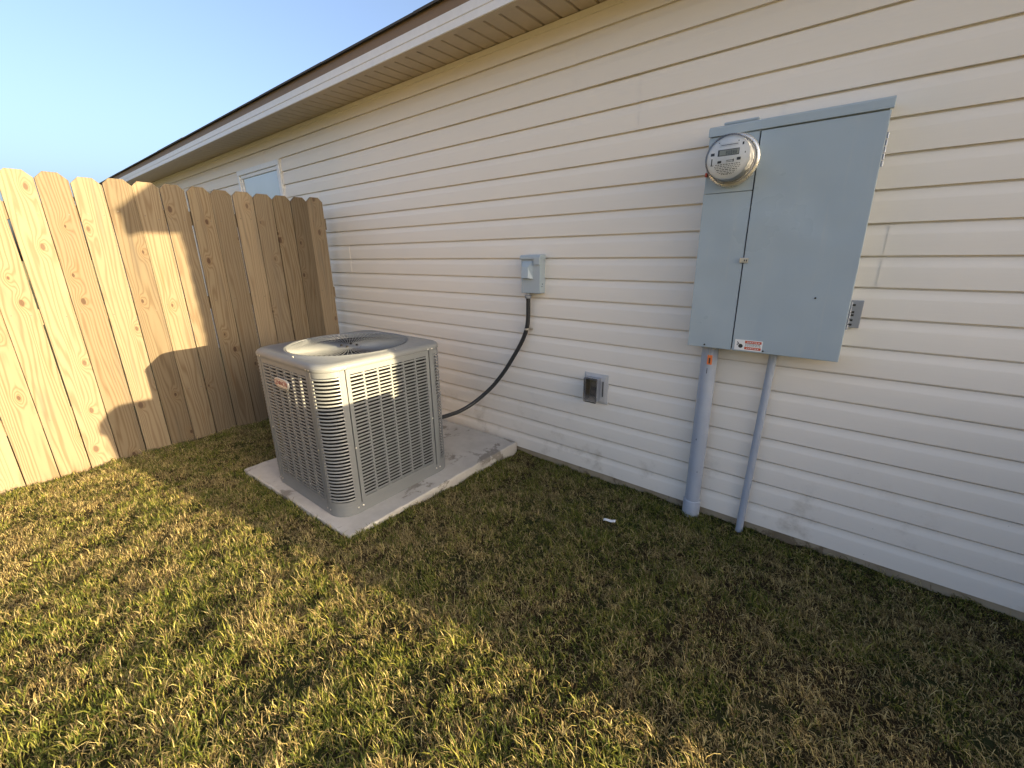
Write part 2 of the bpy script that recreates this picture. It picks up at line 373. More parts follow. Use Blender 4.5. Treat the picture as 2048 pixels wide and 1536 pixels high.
# ------------------------------------------------------------------ wooden fence
BS = .1435; SK = .0374
fence = thing('wood_fence', (.05,-1.2,0), 'new pine dog-ear picket fence meeting the house wall, partly in sun', 'fence')
def picket_mesh(idx, h):
    wd = .1395-.0018*random.random(); m = MB(); c = .034+random.uniform(-.004,.004)
    prof = [(0,0),(wd,0),(wd,h-c),(wd-c,h),(c,h),(0,h-c)]
    n = 6; vs = []
    nz = 9; 
    m.prism(prof, -.016, 0, 0)
    return m
for i in range(26):
    y1 = -.116-i*BS; y0 = y1-.1395
    zb = .0+.018*(i+.5)*BS-.02; h = 1.787+random.uniform(-.008,.008)-zb
    o = picket_mesh(i, h).build('picket', 'wood', None, bevel=.0015)
    o.parent = fence; tilt = random.uniform(-.0026,.0026)
    ang = math.atan(SK)
    o.location = Vector((-SK*y0+random.uniform(-.004,.003), y0, zb))-Vector(fence['_o']); o.rotation_euler = (tilt, random.uniform(-.002,.002), ang+random.uniform(-.012,.012))
    nm = MB()
    for rz in (1.58,1.0,.40):
        for yy in (.032+random.uniform(-.008,.008), .106+random.uniform(-.01,.008)):
            if random.random() < .08: continue
            zz = rz-zb+random.uniform(-.022,.022)
            nm.lathe([(.0001,.0012),(.0032,.001),(.0038,0)], (0,yy,zz), 2, 8)
            for q in range(len(nm.v)-24, len(nm.v)):
                X,Y,Z = nm.v[q]; nm.v[q] = (Z-zz+.0, Y, zz+X)
    no = nm.build('nail_heads', 'nail', None, stuff=True); no.parent = o
for rz in (1.58,1.0,.40):
    m = MB(); ya, yb = -.10, -3.86
    m.add([(-SK*ya-.056,ya,rz-.045),(-SK*ya-.0175,ya,rz-.045),(-SK*yb-.0175,yb,rz-.045),(-SK*yb-.056,yb,rz-.045),
           (-SK*ya-.056,ya,rz+.045),(-SK*ya-.0175,ya,rz+.045),(-SK*yb-.0175,yb,rz+.045),(-SK*yb-.056,yb,rz+.045)],
          [(0,3,2,1),(4,5,6,7),(0,1,5,4),(1,2,6,5),(2,3,7,6),(3,0,4,7)]); m.build('rail', 'wood', fence)
for yy in (-.14,-2.05,-3.75):
    xx = -SK*yy-.0575; MB().box(xx-.09,xx,yy-.045,yy+.045,-.3,1.72).build('post', 'wood', fence, bevel=.003)

# ------------------------------------------------------------------ concrete pad
F_ = Vector((2.058,-1.354,0)); ex = Vector((-1.153,-.031,0)); ey = Vector((-.0235,1.325,0))
def pad_pt(a, b, z): q = F_+ex*a+ey*b; return (q.x, q.y, z)
pm = MB(); N = 70
top = []; 
def chip(t, s): return .0014*math.sin(t*37+s)+.0012*math.sin(t*83+2*s)+random.uniform(-.0012,.0012)
loop = []
for k in range(N): loop.append((k/N, chip(k/N,1)/1.3))
for k in range(N): loop.append((1-chip(k/N,2)/1.15, k/N))
for k in range(N): loop.append((1-k/N, 1.0))
for k in range(N): loop.append((chip(k/N,4)/1.15, 1-k/N))
ins = [(.5+(a-.5)*.992, .5+(b-.5)*.992) for a,b in loop]
n4 = len(loop)
pm.add([pad_pt(a,b,-.10) for a,b in loop]+[pad_pt(a,b,.029) for a,b in loop]+[pad_pt(a,b,.0355) for a,b in ins],
       [(i,(i+1)%n4,n4+(i+1)%n4,n4+i) for i in range(n4)]+[(n4+i,n4+(i+1)%n4,2*n4+(i+1)%n4,2*n4+i) for i in range(n4)]+[tuple(range(2*n4,3*n4))])
tag(pm.build('concrete_pad', 'pad', None), 'stained square concrete pad under the air conditioner', 'concrete pad')

# ------------------------------------------------------------------ air conditioner
AX0, AX1, AY0, AY1, AZ0, AZ1 = 1.170, 1.925, -1.310, -.555, .037, .815
acx, acy = (AX0+AX1)/2, (AY0+AY1)/2
ac = thing('air_conditioner', (acx,acy,AZ0), 'square grey outdoor air conditioner with louvred sides and round fan top', 'air conditioner')
RC = .10
def rrect(x0,x1,y0,y1,rc,n=8,side=0):
    out = []
    for (cx,cy,a0) in ((x1-rc,y0+rc,-90),(x1-rc,y1-rc,0),(x0+rc,y1-rc,90),(x0+rc,y0+rc,180)):
        for k in range(n+1): a = R(a0+90*k/n); out.append((cx+rc*math.cos(a), cy+rc*math.sin(a)))
    if side:
        o2 = []
        for k in range(len(out)):
            o2.append(out[k]); A, B = out[k], out[(k+1) % len(out)]
            if k % (n+1) == n: o2 += [(A[0]+(B[0]-A[0])*q/(side+1), A[1]+(B[1]-A[1])*q/(side+1)) for q in range(1, side+1)]
        return o2
    return out
MB().prism(rrect(AX0+.05,AX1-.05,AY0+.05,AY1-.05,RC-.05), AZ0+.02, AZ1, 2).build('coil', 'acdark', ac)
# base pan
MB().prism(rrect(AX0,AX1,AY0,AY1,RC), AZ0, AZ0+.052, 2).build('base_pan', 'ac', ac, smooth=30)
# cap: rings of rounded rect morphing to the fan circle
cap = MB(); n = 8; m_ = 4*(n+1+14)
FR = .338
rings = []
for (ins_, z) in ((.004,AZ1-.014),(-.002,AZ1-.013),(-.003,AZ1-.011),(-.003,AZ1+.001),(-.001,AZ1+.008),(.005,AZ1+.015),(.014,AZ1+.020),(.026,AZ1+.023)):
    rings.append([(a,b,z) for a,b in rrect(AX0+ins_,AX1-ins_,AY0+ins_,AY1-ins_,RC-ins_*.6,n,14)])
last = rings[-1]
def circ(rad, z): return [(acx+rad*math.cos(math.atan2(b-acy,a-acx)), acy+rad*math.sin(math.atan2(b-acy,a-acx)), z) for a,b,_ in last]
rings += [circ(FR+.002, AZ1+.025), circ(FR-.003,AZ1+.029), circ(FR-.008,AZ1+.031), circ(FR-.014,AZ1+.029), circ(FR-.018,AZ1+.024), circ(FR-.018,AZ1-.03)]
for a in rings: cap.v += a
for i in range(len(rings)-1):
    for k in range(m_): cap.f.append((i*m_+k,i*m_+(k+1)%m_,(i+1)*m_+(k+1)%m_,(i+1)*m_+k))
cap.build('top_cap', 'ac', ac, smooth=50)
# fan guard: radial wires, rings and hub
fg = MB(); hubz = AZ1+.004
for k in range(76):
    a = 2*math.pi*k/76+.01; c, s_ = math.cos(a), math.sin(a); pts = []
    for q in range(6):
        t = q/5; rr = .052+(FR-.020-.052)*t; z = hubz+.004+(AZ1+.028-hubz-.004)*(t**1.8); pts.append((acx+c*rr, acy+s_*rr, z))
    fg.tube(pts, .0021, 5, False)
for rr, z in ((.12,hubz+.002),(.215,hubz+.006),(.30,AZ1+.022)):
    fg.tube([(acx+rr*math.cos(2*math.pi*k/48), acy+rr*math.sin(2*math.pi*k/48), z) for k in range(49)], .0018, 5, False)
fg = fg.build('fan_guard', 'ac', ac, smooth=60, stuff=True)
MB().lathe([(.0,.012),(.05,.011),(.064,.008),(.068,.0),(.066,-.006),(.0,-.006)], (acx,acy,hubz-.002), 2, 32).build('hub', 'ac', ac, smooth=40)
for k in range(4):
    a = R(45+90*k); MB().lathe([(0,.010),(.006,.010),(.008,0)], (acx+.042*math.cos(a), acy+.042*math.sin(a), hubz+.008), 2, 10).build('bolt', 'gap', ac)
for k in range(3):
    b = MB(); 
    for q in range(9):
        for s_ in (0,1):
            rr = .07 if s_ == 0 else .30; a = R(120*k+q*9*(1 if s_ else .8)); b.v.append((acx+rr*math.cos(a), acy+rr*math.sin(a), AZ1-.09+.006*q))
    b.f += [(2*q,2*q+1,2*q+3,2*q+2) for q in range(8)]; b.build('fan_blade', 'fan', ac, smooth=40)
MB().lathe([(0,0),(.08,0),(.08,-.12),(0,-.12)], (acx,acy,AZ1-.06), 2, 24).build('motor', 'fan', ac, smooth=40)
# four sides (thin sheets with real louvre slots) and four rounded louvred corners
PITCHL = .0183
zlo, zhi = AZ0+.078, AZ1-.034
rows = int((zhi-zlo)/PITCHL)
ORI = {'front':(Vector((AX0,AY0,0)),Vector((1,0,0)),Vector((0,-1,0))), 'right':(Vector((AX1,AY0,0)),Vector((0,1,0)),Vector((1,0,0))),
       'back':(Vector((AX1,AY1,0)),Vector((-1,0,0)),Vector((0,1,0))), 'left':(Vector((AX0,AY1,0)),Vector((0,-1,0)),Vector((-1,0,0)))}
for nm, (o_, eu, en) in ORI.items():
    def P(a, d, z): q = o_+eu*a+en*d; return (q.x, q.y, z)
    u0, u1 = RC+.024, .755-RC-.024; ncol = 6; mull = .010; cw = (u1-u0-.04-(ncol-1)*mull)/ncol
    sh = MB()
    def sheet(a,b,z0,z1): sh.add([P(a,0,z0),P(b,0,z0),P(b,0,z1),P(a,0,z1),P(a,-.012,z0),P(b,-.012,z0),P(b,-.012,z1),P(a,-.012,z1)],[(0,1,2,3),(0,4,5,1),(3,2,6,7),(0,3,7,4),(1,5,6,2)])
    zt0, zt1 = AZ0+.0525, AZ1-.0145
    sheet(u0,u0+.02,zlo,zlo+rows*PITCHL); sheet(u1-.02,u1,zlo,zlo+rows*PITCHL); sheet(u0,u1,zt0,zlo); sheet(u0,u1,zlo+rows*PITCHL,zt1)
    for c in range(ncol-1):
        a = u0+.02+(c+1)*cw+c*mull; sheet(a,a+mull,zlo,zlo+rows*PITCHL)
    pn = sh.build('side_panel', 'ac', ac)
    lv = MB()
    for c in range(ncol):
        a = u0+.02+c*(cw+mull); b = a+cw
        for k in range(rows):
            z = zlo+k*PITCHL
            pr = [(-.0022,z+.0140),(.0,z+.0136),(.0012,z+.0118),(.0012,z+.0062),(-.0008,z+.0050)]
            q = [(a-.0002,)+p for p in pr]+[(b+.0002,)+p for p in pr]; e = .004
            vs = []
            for side,(aa) in ((0,a-.0002),(1,b+.0002)):
                for j,(d,zz) in enumerate(pr):
                    vs.append(P(aa, d, zz))
            am, bm = a+e, b-e
            lv.add(vs, [(j,j+1,5+j+1,5+j) for j in range(4)])
    lv.build('louvers', 'ac', pn, smooth=40, stuff=True)
    # seam strips each side of the panel
    for a in (RC-.006, .755-RC-.018):
        s2 = MB(); 
        def strip(a0,a1): s2.add([P(a0,.0012,zt0),P(a1,.0012,zt0),P(a1,.0012,zt1),P(a0,.0012,zt1),P(a0,-.01,zt0),P(a1,-.01,zt0),P(a1,-.01,zt1),P(a0,-.01,zt1)],[(0,1,2,3),(0,3,7,4),(1,5,6,2)])
        strip(a,a+.024); s2.build('corner_post', 'ac', ac)
for (cx,cy,a0) in ((AX1-RC,AY0+RC,-90),(AX1-RC,AY1-RC,0),(AX0+RC,AY1-RC,90),(AX0+RC,AY0+RC,180)):
    cr = MB(); nA = 10
    for k in range(rows):
        z = zlo+k*PITCHL
        pr = [(-.0030,z+.0146),(-.0005,z+.0142),(.001,z+.0122),(.001,z+.0070),(-.001,z+.0058)]
        b = len(cr.v)
        for q in range(nA+1):
            a = R(a0+7+76*q/nA)
            for d, zz in pr: cr.v.append((cx+(RC+d)*math.cos(a), cy+(RC+d)*math.sin(a), zz))
        for q in range(nA):
            for j in range(4): cr.f.append((b+q*5+j,b+(q+1)*5+j,b+(q+1)*5+j+1,b+q*5+j+1))
    for (z0,z1) in ((AZ0+.0525,zlo+.002),(zlo+rows*PITCHL,AZ1-.0145)):
        b = len(cr.v)
        for q in range(nA+1):
            a = R(a0+90*q/nA)
            for zz in (z0,z1): cr.v.append((cx+RC*math.cos(a), cy+RC*math.sin(a), zz))
        for q in range(nA): cr.f.append((b+2*q,b+2*q+2,b+2*q+3,b+2*q+1))
    for (s0,s1) in ((0,7.6),(82.4,90)):
        b = len(cr.v)
        for q in range(4):
            a = R(a0+s0+(s1-s0)*q/3)
            for zz in (AZ0+.0525,AZ1-.0145): cr.v.append((cx+(RC+.0004)*math.cos(a), cy+(RC+.0004)*math.sin(a), zz))
        for q in range(3): cr.f.append((b+2*q,b+2*q+2,b+2*q+3,b+2*q+1))
    cr.build('corner_grille', 'ac', ac, smooth=40, stuff=True)
def screw(p, nrm, rad=.0045, parent=ac, mat='screw', name='screw'):
    nrm = Vector(nrm).normalized(); p = Vector(p)
    return MB().tube([p-nrm*.001, p+nrm*.0018, p+nrm*.003], [rad, rad, rad*.6], 10).build(name, mat, parent, smooth=50)
for z in (AZ0+.034, AZ0+.36, AZ1-.006):
    for yy in (AY0+RC-.002, AY0+RC+.026, AY1-RC-.026, AY1-RC+.002):
        if z > .3 and z < .6 and abs(yy-acy) > .27: continue
        screw((AX1+.0015, yy, z), (1,0,0))
    for xx in (AX0+RC-.002, AX0+RC+.026, AX1-RC-.026, AX1-RC+.002):
        if z > .3 and z < .6 and abs(xx-acx) > .27: continue
        screw((xx, AY0-.0015, z), (0,-1,0))
for a in (-80,10,100,190):
    screw((acx+(FR+.012)*math.cos(R(a)), acy+(FR+.012)*math.sin(R(a)), AZ1+.0245), (0,0,1), .005)
# oval badge
bx, bz = 1.522, .695
bd = MB(); pr = []
for k in range(28):
    a = 2*math.pi*k/28; c, s_ = math.cos(a), math.sin(a)
    pr.append((bx+.078*math.copysign(abs(c)**.55,c), bz+.026*math.copysign(abs(s_)**.75,s_)))
bd.prism(pr, AY0-.010, AY0-.001, 1); bd = bd.build('badge', 'badge', ac, bevel=.002)
def text_mesh(body, size, name, mat, parent, M, extrude=.0006):
    cu = bpy.data.curves.new('t', 'FONT'); cu.body = body; cu.size = size; cu.align_x = 'CENTER'; cu.align_y = 'CENTER'; cu.extrude = extrude
    t = bpy.data.objects.new('t', cu); C.objects.link(t); bpy.context.view_layer.update()
    me = bpy.data.meshes.new_from_object(t); bpy.data.objects.remove(t)
    me.transform(M); off = Vector(parent['_o']); me.transform(Matrix.Translation(-off)); me.materials.clear(); me.materials.append(MT[mat])
    o = bpy.data.objects.new(name, me); C.objects.link(o); o.parent = parent; return o
text_mesh('LENNOX', .034, 'lettering', 'badge_text', bd, Matrix.Translation((bx-.002,AY0-.0106,bz))@Matrix.Rotation(R(90),4,'X'))
rg = MB(); rg.tube([(bx+.067*math.copysign(abs(math.cos(a))**.6,math.cos(a)), AY0-.0105, bz+.0195*math.copysign(abs(math.sin(a))**.8,math.sin(a))) for a in [2*math.pi*k/40 for k in range(41)]], .0011, 5, False)
rg.build('badge_border', 'badge_text', bd)

# ------------------------------------------------------------------ electrical disconnect and flexible conduit
db = thing('disconnect_box', (2.186,-.013,1.08), 'small grey electrical disconnect box on the siding above the air conditioner', 'electrical box')
X0,X1,YF,Z0b,Z1b = 2.118,2.256,-.068,1.080,1.300
MB().box(X0,X1,YF,-.008,Z0b,Z1b-.006).build('body', 'panel', db, bevel=.003)
hd = MB().prism([(YF-.010,Z1b-.022),(YF-.010,Z1b-.008),(YF,Z1b+.002),(-.006,Z1b+.006),(-.006,Z1b-.022)], X0-.004, X1+.004, 0).build('hood', 'panel', db, bevel=.002)
MB().box(X1-.036,X1+.0052,YF-.0125,YF+.02,Z1b-.052,Z1b-.012).build('hinge', 'panel', db, bevel=.002)
cv = MB(); a0,a1,c0,c1 = X0+.012,X0+.088,Z0b+.085,Z1b-.030
b_ = [(a0,YF-.0005,c0),(a1,YF-.0005,c0),(a1,YF-.0005,c1),(a0,YF-.0005,c1)]; t_ = [(a0+.004,YF-.024,c0+.004),(a1-.020,YF-.024,c0+.004),(a1-.026,YF-.016,c1-.036),(a0+.004,YF-.016,c1-.036)]
cv.add(b_+t_, [(0,1,5,4),(1,2,6,5),(2,3,7,6),(3,0,4,7),(4,5,6,7)]); cv.build('raised_cover', 'panel', db, bevel=.0015)
for zz in (Z0b+.055, Z0b+.040): screw((X1, YF+.022+.3*(zz-Z0b-.04), zz), (1,0,0), .003, db, 'gap', 'knockout')
wp = thing('flexible_conduit', (2.166,-.04,1.05), 'black flexible conduit curving from the disconnect box down to the air conditioner', 'conduit')
path = catmull([(2.152,-.044,1.072),(2.151,-.042,1.0),(2.147,-.040,.92),(2.135,-.040,.85),(2.100,-.046,.765),(2.045,-.062,.665),(1.985,-.088,.56),(1.920,-.125,.462),(1.860,-.180,.385),(1.812,-.245,.330),(1.785,-.33,.302),(1.775,-.43,.300),(1.775,-.54,.308),(1.775,-.58,.31)], 8)
MB().tube(path, .0135, 14).build('tube', 'rubber', wp, smooth=60)
MB().lathe([(.0,0),(.019,0),(.021,.004),(.021,.016),(.016,.020),(.016,.034),(0,.034)], (2.152,-.044,1.046), 2, 16).build('fitting', 'bluegrey', wp, smooth=40)
st = MB(); st.tube([(2.137+.0155*math.cos(a), -.040+.0155*math.sin(a), .852) for a in [R(-200+20*k) for k in range(12)]], .0022, 6)
st.lathe([(.0142,-.006),(.0165,-.006),(.0165,.006),(.0142,.006)],(2.136,-.040,.852),2,20); st.box(2.138,2.170,-.0240,-.0215,.845,.860); st.build('strap', 'screw', wp)

# ------------------------------------------------------------------ weatherproof outlet
ob = thing('outlet_cover', (2.63,-.012,.54), 'square outdoor outlet with smoked bubble cover low on the siding', 'outlet')
MB().box(2.551,2.708,-.018,-.004,.452,.634).build('mounting_block', 'outlet', ob, bevel=.004)
MB().box(2.563,2.696,-.024,-.0182,.464,.622).build('plate', 'outlet', ob, bevel=.003)
MB().box(2.600,2.648,-.030,-.0242,.490,.600).build('receptacle', 'bluegrey', ob, bevel=.002)
for zz in (.520,.568): MB().box(2.608,2.640,-.036,-.0302,zz-.014,zz+.014).build('socket', 'outlet', ob, bevel=.004)
MB().box(2.587,2.592,-.070,-.0242,.475,.612).box(2.6585,2.6635,-.070,-.0242,.475,.612).box(2.5922,2.6583,-.070,-.0242,.606,.612).build('cover_frame', 'bluegrey', ob, bevel=.001)
MB().box(2.583,2.6675,-.088,-.0705,.470,.618).build('bubble_cover', 'smoke', ob, bevel=.006)
MB().box(2.676,2.681,-.0275,-.0242,.500,.592).build('hinge_slot', 'ink', ob)

# ------------------------------------------------------------------ meter panel
mp = thing('meter_panel', (3.45,-.013,.886), 'large blue-grey electric meter panel mounted on the beige siding', 'meter panel')
PX0,PX1,PY,PZ0,PZ1,PS = 3.160,3.738,-.128,.886,1.762,3.3495
MB().box(PX0+.004,PX1-.004,PY+.006,-.008,PZ0+.004,PZ1+.028).build('back_box', 'panel', mp, bevel=.003)
MB().box(PS-.010,PS+.010,PY+.002,PY+.0055,PZ0+.01,PZ1-.004).build('seam', 'gap', mp)
MB().box(PX0,PS-.0022,PY-.004,PY+.005,PZ0,1.5435).build('lower_cover', 'panel', mp, bevel=.002)
MB().box(PX0,PS-.0022,PY-.0025,PY+.005,1.5455,PZ1-.002).build('meter_cover', 'panel', mp, bevel=.002)
door = MB().box(PS+.0022,PX1,PY-.006,PY+.005,PZ0,PZ1-.0045).build('door', 'panel', mp, bevel=.0025)
MB().prism([(PY-.010,PZ1+.0),(PY-.010,PZ1+.030),(PY+.0,PZ1+.037),(-.006,PZ1+.040),(-.006,PZ1+.028),(PY+.004,PZ1+.0278),(PY+.004,PZ1)], PX0-.003, PX1+.005, 0).build('rain_hood', 'panel', mp, bevel=.0015)
MB().box(3.205,3.335,-.115,-.03,PZ1+.040,PZ1+.052).build('hub_plate', 'panel', mp, bevel=.006)
la = MB().box(PS-.012,PS+.020,PY-.0115,PY-.0065,1.262,1.284).build('latch', 'screw', mp, bevel=.002)
for xx in (PS+.006,PS+.014): MB().box(xx-.002,xx+.002,PY-.0122,PY-.0116,1.268,1.276).build('latch_hole', 'ink', la)
for z0 in (1.585,1.015):
    hg = MB()
    for k in range(5): hg.tube([(PX1+.003,PY+.004,z0+k*.022),(PX1+.003,PY+.004,z0+.018+k*.022)], .0042, 8)
    hg.build('hinge', 'bluegrey', mp, smooth=50)
br = MB().box(PX1+.0005,PX1+.040,-.030,-.014,1.010,1.118).build('bracket', 'bluegrey', mp, bevel=.002)
for zz in (1.100,1.072,1.060,1.040,1.022): MB().box(PX1+.004,PX1+.016,-.0312,-.0302,zz-.004,zz+.004).build('bracket_slot', 'ink', br)
for (xx,zz) in ((3.625,1.130),(3.475,.897)): screw((xx,PY-.006,zz),(0,-1,0),.0035,mp,'gap')
screw((3.235,PY-.004,.898),(0,-1,0),.004,mp,'gap')
# warning sticker
yk = PY-.0063
stk = MB().box(3.362,3.470,yk-.0004,yk+.0002,.892,.938).build('warning_sticker', 'white', mp)
MB().box(3.402,3.466,yk-.0007,yk-.0004,.924,.935).box(3.402,3.466,yk-.0007,yk-.0004,.897,.908).build('red_band', 'red', stk)
fgm = MB(); fgm.lathe([(0,-.0003),(.009,-.0003),(.009,0)], (3.386,yk-.0005,.910), 1, 14)
fgm.add([(3.370,yk-.0007,.928),(3.373,yk-.0007,.929),(3.381,yk-.0007,.918),(3.378,yk-.0007,.916)],[(0,1,2,3)])
fgm.add([(3.371,yk-.0007,.918),(3.375,yk-.0007,.920),(3.374,yk-.0007,.913),(3.371,yk-.0007,.912)],[(0,1,2,3)]); fgm.build('figure_print', 'ink', stk)
tx = MB()
for zz in (.921,.918,.9145,.911):
    xx = 3.404
    while xx < 3.460: L = random.uniform(.003,.009); tx.add([(xx,yk-.0007,zz),(xx+L,yk-.0007,zz),(xx+L,yk-.0007,zz+.0014),(xx,yk-.0007,zz+.0014)],[(0,1,2,3)]); xx += L+.0022
tx.build('print_lines', 'ink', stk, stuff=True)
tx = MB()
for zz in (.928,.901):
    xx = 3.410
    while xx < 3.455: L = random.uniform(.003,.007); tx.add([(xx,yk-.001,zz),(xx+L,yk-.001,zz),(xx+L,yk-.001,zz+.003),(xx,yk-.001,zz+.003)],[(0,1,2,3)]); xx += L+.003
tx.build('band_lettering', 'white', stk, stuff=True)
# meter
mx_, mz_ = 3.262, 1.663; my = PY-.0025
MB().lathe([(.088,-.000),(.094,-.001),(.099,-.006),(.100,-.012),(.097,-.018),(.091,-.020),(.088,-.018)], (mx_,my,mz_), 1, 48).build('sealing_ring', 'chrome', mp, smooth=50)
MB().lathe([(.0875,-.004),(.0865,-.014),(.084,-.0145),(.084,-.030),(.0,-.030)], (mx_,my,mz_), 1, 40).build('socket_base', 'outlet', mp, smooth=40)
mt = MB().lathe([(.0800,-.031),(.0800,-.080),(.0790,-.084),(.0,-.084)], (mx_,my,mz_), 1, 48).build('meter', 'dial', mp, smooth=40)
mt['label'] = 'round glass-covered electric meter with small display'
MB().lathe([(.0835,-.0305),(.0835,-.094),(.081,-.101),(.074,-.104),(.0,-.105)], (mx_,my,mz_), 1, 48).build('glass_cover', 'meterglass', mt, smooth=50)
yd = my-.0843
def fq(m, a, b, c, d, dy=0): return m.add([(mx_+a,yd-dy,mz_+c),(mx_+b,yd-dy,mz_+c),(mx_+b,yd-dy,mz_+d),(mx_+a,yd-dy,mz_+d)],[(0,1,2,3)])
fq(MB(),-.036,.034,.040,.053).build('name_plate','white',mt)
fq(MB(),-.040,.038,.008,.031).build('display_frame','ink',mt)
fq(MB(),-.034,.036,.0105,.0285,.0004).build('display','lcd',mt)
dg = MB()
for k in range(5):
    xk = -.010+k*.0085
    for (a,b,c,d) in ((0,.0055,.0245,.026),(0,.0055,.0185,.020),(0,.0055,.0125,.014),(0,.0015,.0125,.026),(.004,.0055,.0125,.026)):
        if random.random() < .8: fq(dg, xk+a, xk+b, c, d, .0008)
dg.build('display_digits','ink',mt,stuff=True)
ik = MB()
fq(ik,-.038,-.024,-.017,-.008); fq(ik,-.066,-.052,.012,.022); fq(ik,.032,.046,-.012,-.002,.0002); fq(ik,-.030,.030,.0455,.0475,.0004)
fq(ik,-.040,-.036,.055,.058); fq(ik,.030,.034,.055,.058); fq(ik,.046,.052,.040,.050); fq(ik,.058,.061,.010,.016); fq(ik,-.062,-.058,-.022,.002); fq(ik,-.063,-.052,-.024,-.022)
fq(ik,-.006,.018,-.010,-.008); fq(ik,-.006,.018,-.015,-.0135); fq(ik,.018,.0215,-.016,-.006)
for j,(zz,hw) in enumerate(((-.024,.045),(-.030,.048),(-.036,.046),(-.043,.040),(-.049,.036),(-.055,.028),(-.060,.020))):
    xx = -hw
    while xx < hw: L = random.uniform(.003,.011); fq(ik,xx,min(xx+L,hw),zz,zz+.0020 if j%3 else zz+.0027); xx += L+.003
ik.build('dial_print','ink',mt,stuff=True)
MB().box(mx_-.1005,mx_-.092,my-.019,my-.003,mz_-.052,mz_-.036).build('meter_seal','red',mp,bevel=.002)

# ------------------------------------------------------------------ rigid conduits
c1 = thing('conduit_pipe', (3.246,-.058,-.05), 'thick grey plastic conduit with a coupling, below the meter side of the panel', 'conduit')
MB().tube([(3.246,-.058,-.08),(3.246,-.058,.882)], .0365, 28).build('tube','pvc',c1,smooth=50)
MB().lathe([(.0367,.072),(.0405,.070),(.0425,.064),(.0425,-.02),(.040,-.035),(.0367,-.037)], (3.246,-.058,-.02), 2, 28).build('coupling','pvc',c1,smooth=40)
for (xx,zz,hh) in ((3.250,.752,.026),(3.262,.225,.006),(3.240,.40,.010)):
    yy = -.058-math.sqrt(.0367**2-(xx-3.246)**2); MB().box(xx-.0013,xx+.0013,yy-.0006,yy+.004,zz,zz+hh).build('scuff','ink',c1)
MB().lathe([(.036,0),(.041,0),(.041,.014),(.036,.014)], (3.246,-.058,.8705), 2, 28).build('locknut','bluegrey',c1,smooth=40)
c2 = thing('conduit_pipe', (3.497,-.040,-.05), 'thin grey conduit running from the panel door side into the lawn', 'conduit')
MB().tube([(3.482,-.040,-.08),(3.483,-.040,.03),(3.498,-.042,.60),(3.506,-.045,.884)], .0165, 20).build('tube','pvc',c2,smooth=50)
MB().lathe([(.0168,0),(.021,0),(.021,.012),(.0168,.012)], (3.506,-.045,.873), 2, 20).build('locknut','bluegrey',c2,smooth=40)
tg = thing('seal_tag', (3.262,-.108,.80), 'small orange seal tag hanging in front of the thick conduit', 'tag')
MB().box(3.249,3.271,-.1085,-.1065,.800,.846).build('tag_plate','orange',tg,bevel=.001)
MB().box(3.257,3.263,-.1092,-.1086,.806,.832).build('tag_mark','ink',tg)
MB().tube(catmull([(3.258,-.1075,.842),(3.256,-.112,.868),(3.260,-.120,.884),(3.268,-.122,.889),(3.280,-.118,.884),(3.276,-.110,.874),(3.268,-.108,.872)],5), .0011, 6).build('wire','screw',tg)

# paper scrap on the lawn
pz = float(gz(2.949,-.421))+.022
ps = MB(); n = 7
for i in range(n):
    for j in range(4):
        a = -.030+.060*i/(n-1); b = -.010+.020*j/3; ps.v.append((2.949+a*.94-b*.3+random.uniform(-.001,.001), -.421+a*.34+b*.94, pz+.002*math.sin(i*1.3)+.003*(j-1.5)**2/2))
ps.f += [(i*4+j,(i+1)*4+j,(i+1)*4+j+1,i*4+j+1) for i in range(n-1) for j in range(3)]
po = ps.build('paper_scrap','paper',None,smooth=60); tag(po,'small white paper scrap lying on the shaded grass','paper scrap')
sm = po.modifiers.new('thick','SOLIDIFY'); sm.thickness = .0012

# ------------------------------------------------------------------ beyond the frame on the sunny side: two wheeled bins whose shadow reaches the lawn, the unit and the fence
def cart(X, cy, label):
    t = thing('wheeled_bin', (X+.35,cy,-.03), label, 'bin', 'wheeled bins by the wall')
    m = MB(); secs = ((-.02,.40,.20,.06),(.30,.46,.222,.03),(.70,.54,.245,.015),(.955,.60,.262,.0))
    rings = []
    for (z,dx,hy,x0) in secs: rings.append([(a,b,z) for a,b in rrect(X+x0,X+x0+dx+.12,cy-hy,cy+hy,.06,5)])
    m_ = len(rings[0])
    for a in rings: m.v += a
    for i in range(len(rings)-1): m.f += [(i*m_+k,i*m_+(k+1)%m_,(i+1)*m_+(k+1)%m_,(i+1)*m_+k) for k in range(m_)]
    m.f += [tuple(range(m_))[::-1], tuple(range((len(rings)-1)*m_,len(rings)*m_))]
    m.build('body','tarp',t,smooth=40)
    MB().prism([(X-.03,.956),(X+.75,.956),(X+.77,1.0),(X+.72,1.045),(X+.40,1.062),(X+.02,1.048),(X-.03,1.0)], cy-.275, cy+.275, 1).build('lid','tarp',t,smooth=30,bevel=.03)
    MB().tube([(X+.80,cy-.20,.99),(X+.80,cy+.20,.99)], .016, 10).build('handle','tarp',t,smooth=50)
    for s_ in (-1,1):
        wl = MB(); wl.lathe([(0,-.025),(.12,-.025),(.13,-.015),(.13,.015),(.12,.025),(0,.025)], (X+.60,cy+s_*.235,.10), 1, 24); wl.build('wheel','rubber',t,smooth=40)
cart(5.46, -.33, 'grey wheeled bin standing close to the house wall'); cart(5.14, -.715, 'grey wheeled bin standing on the lawn side of the other bin')

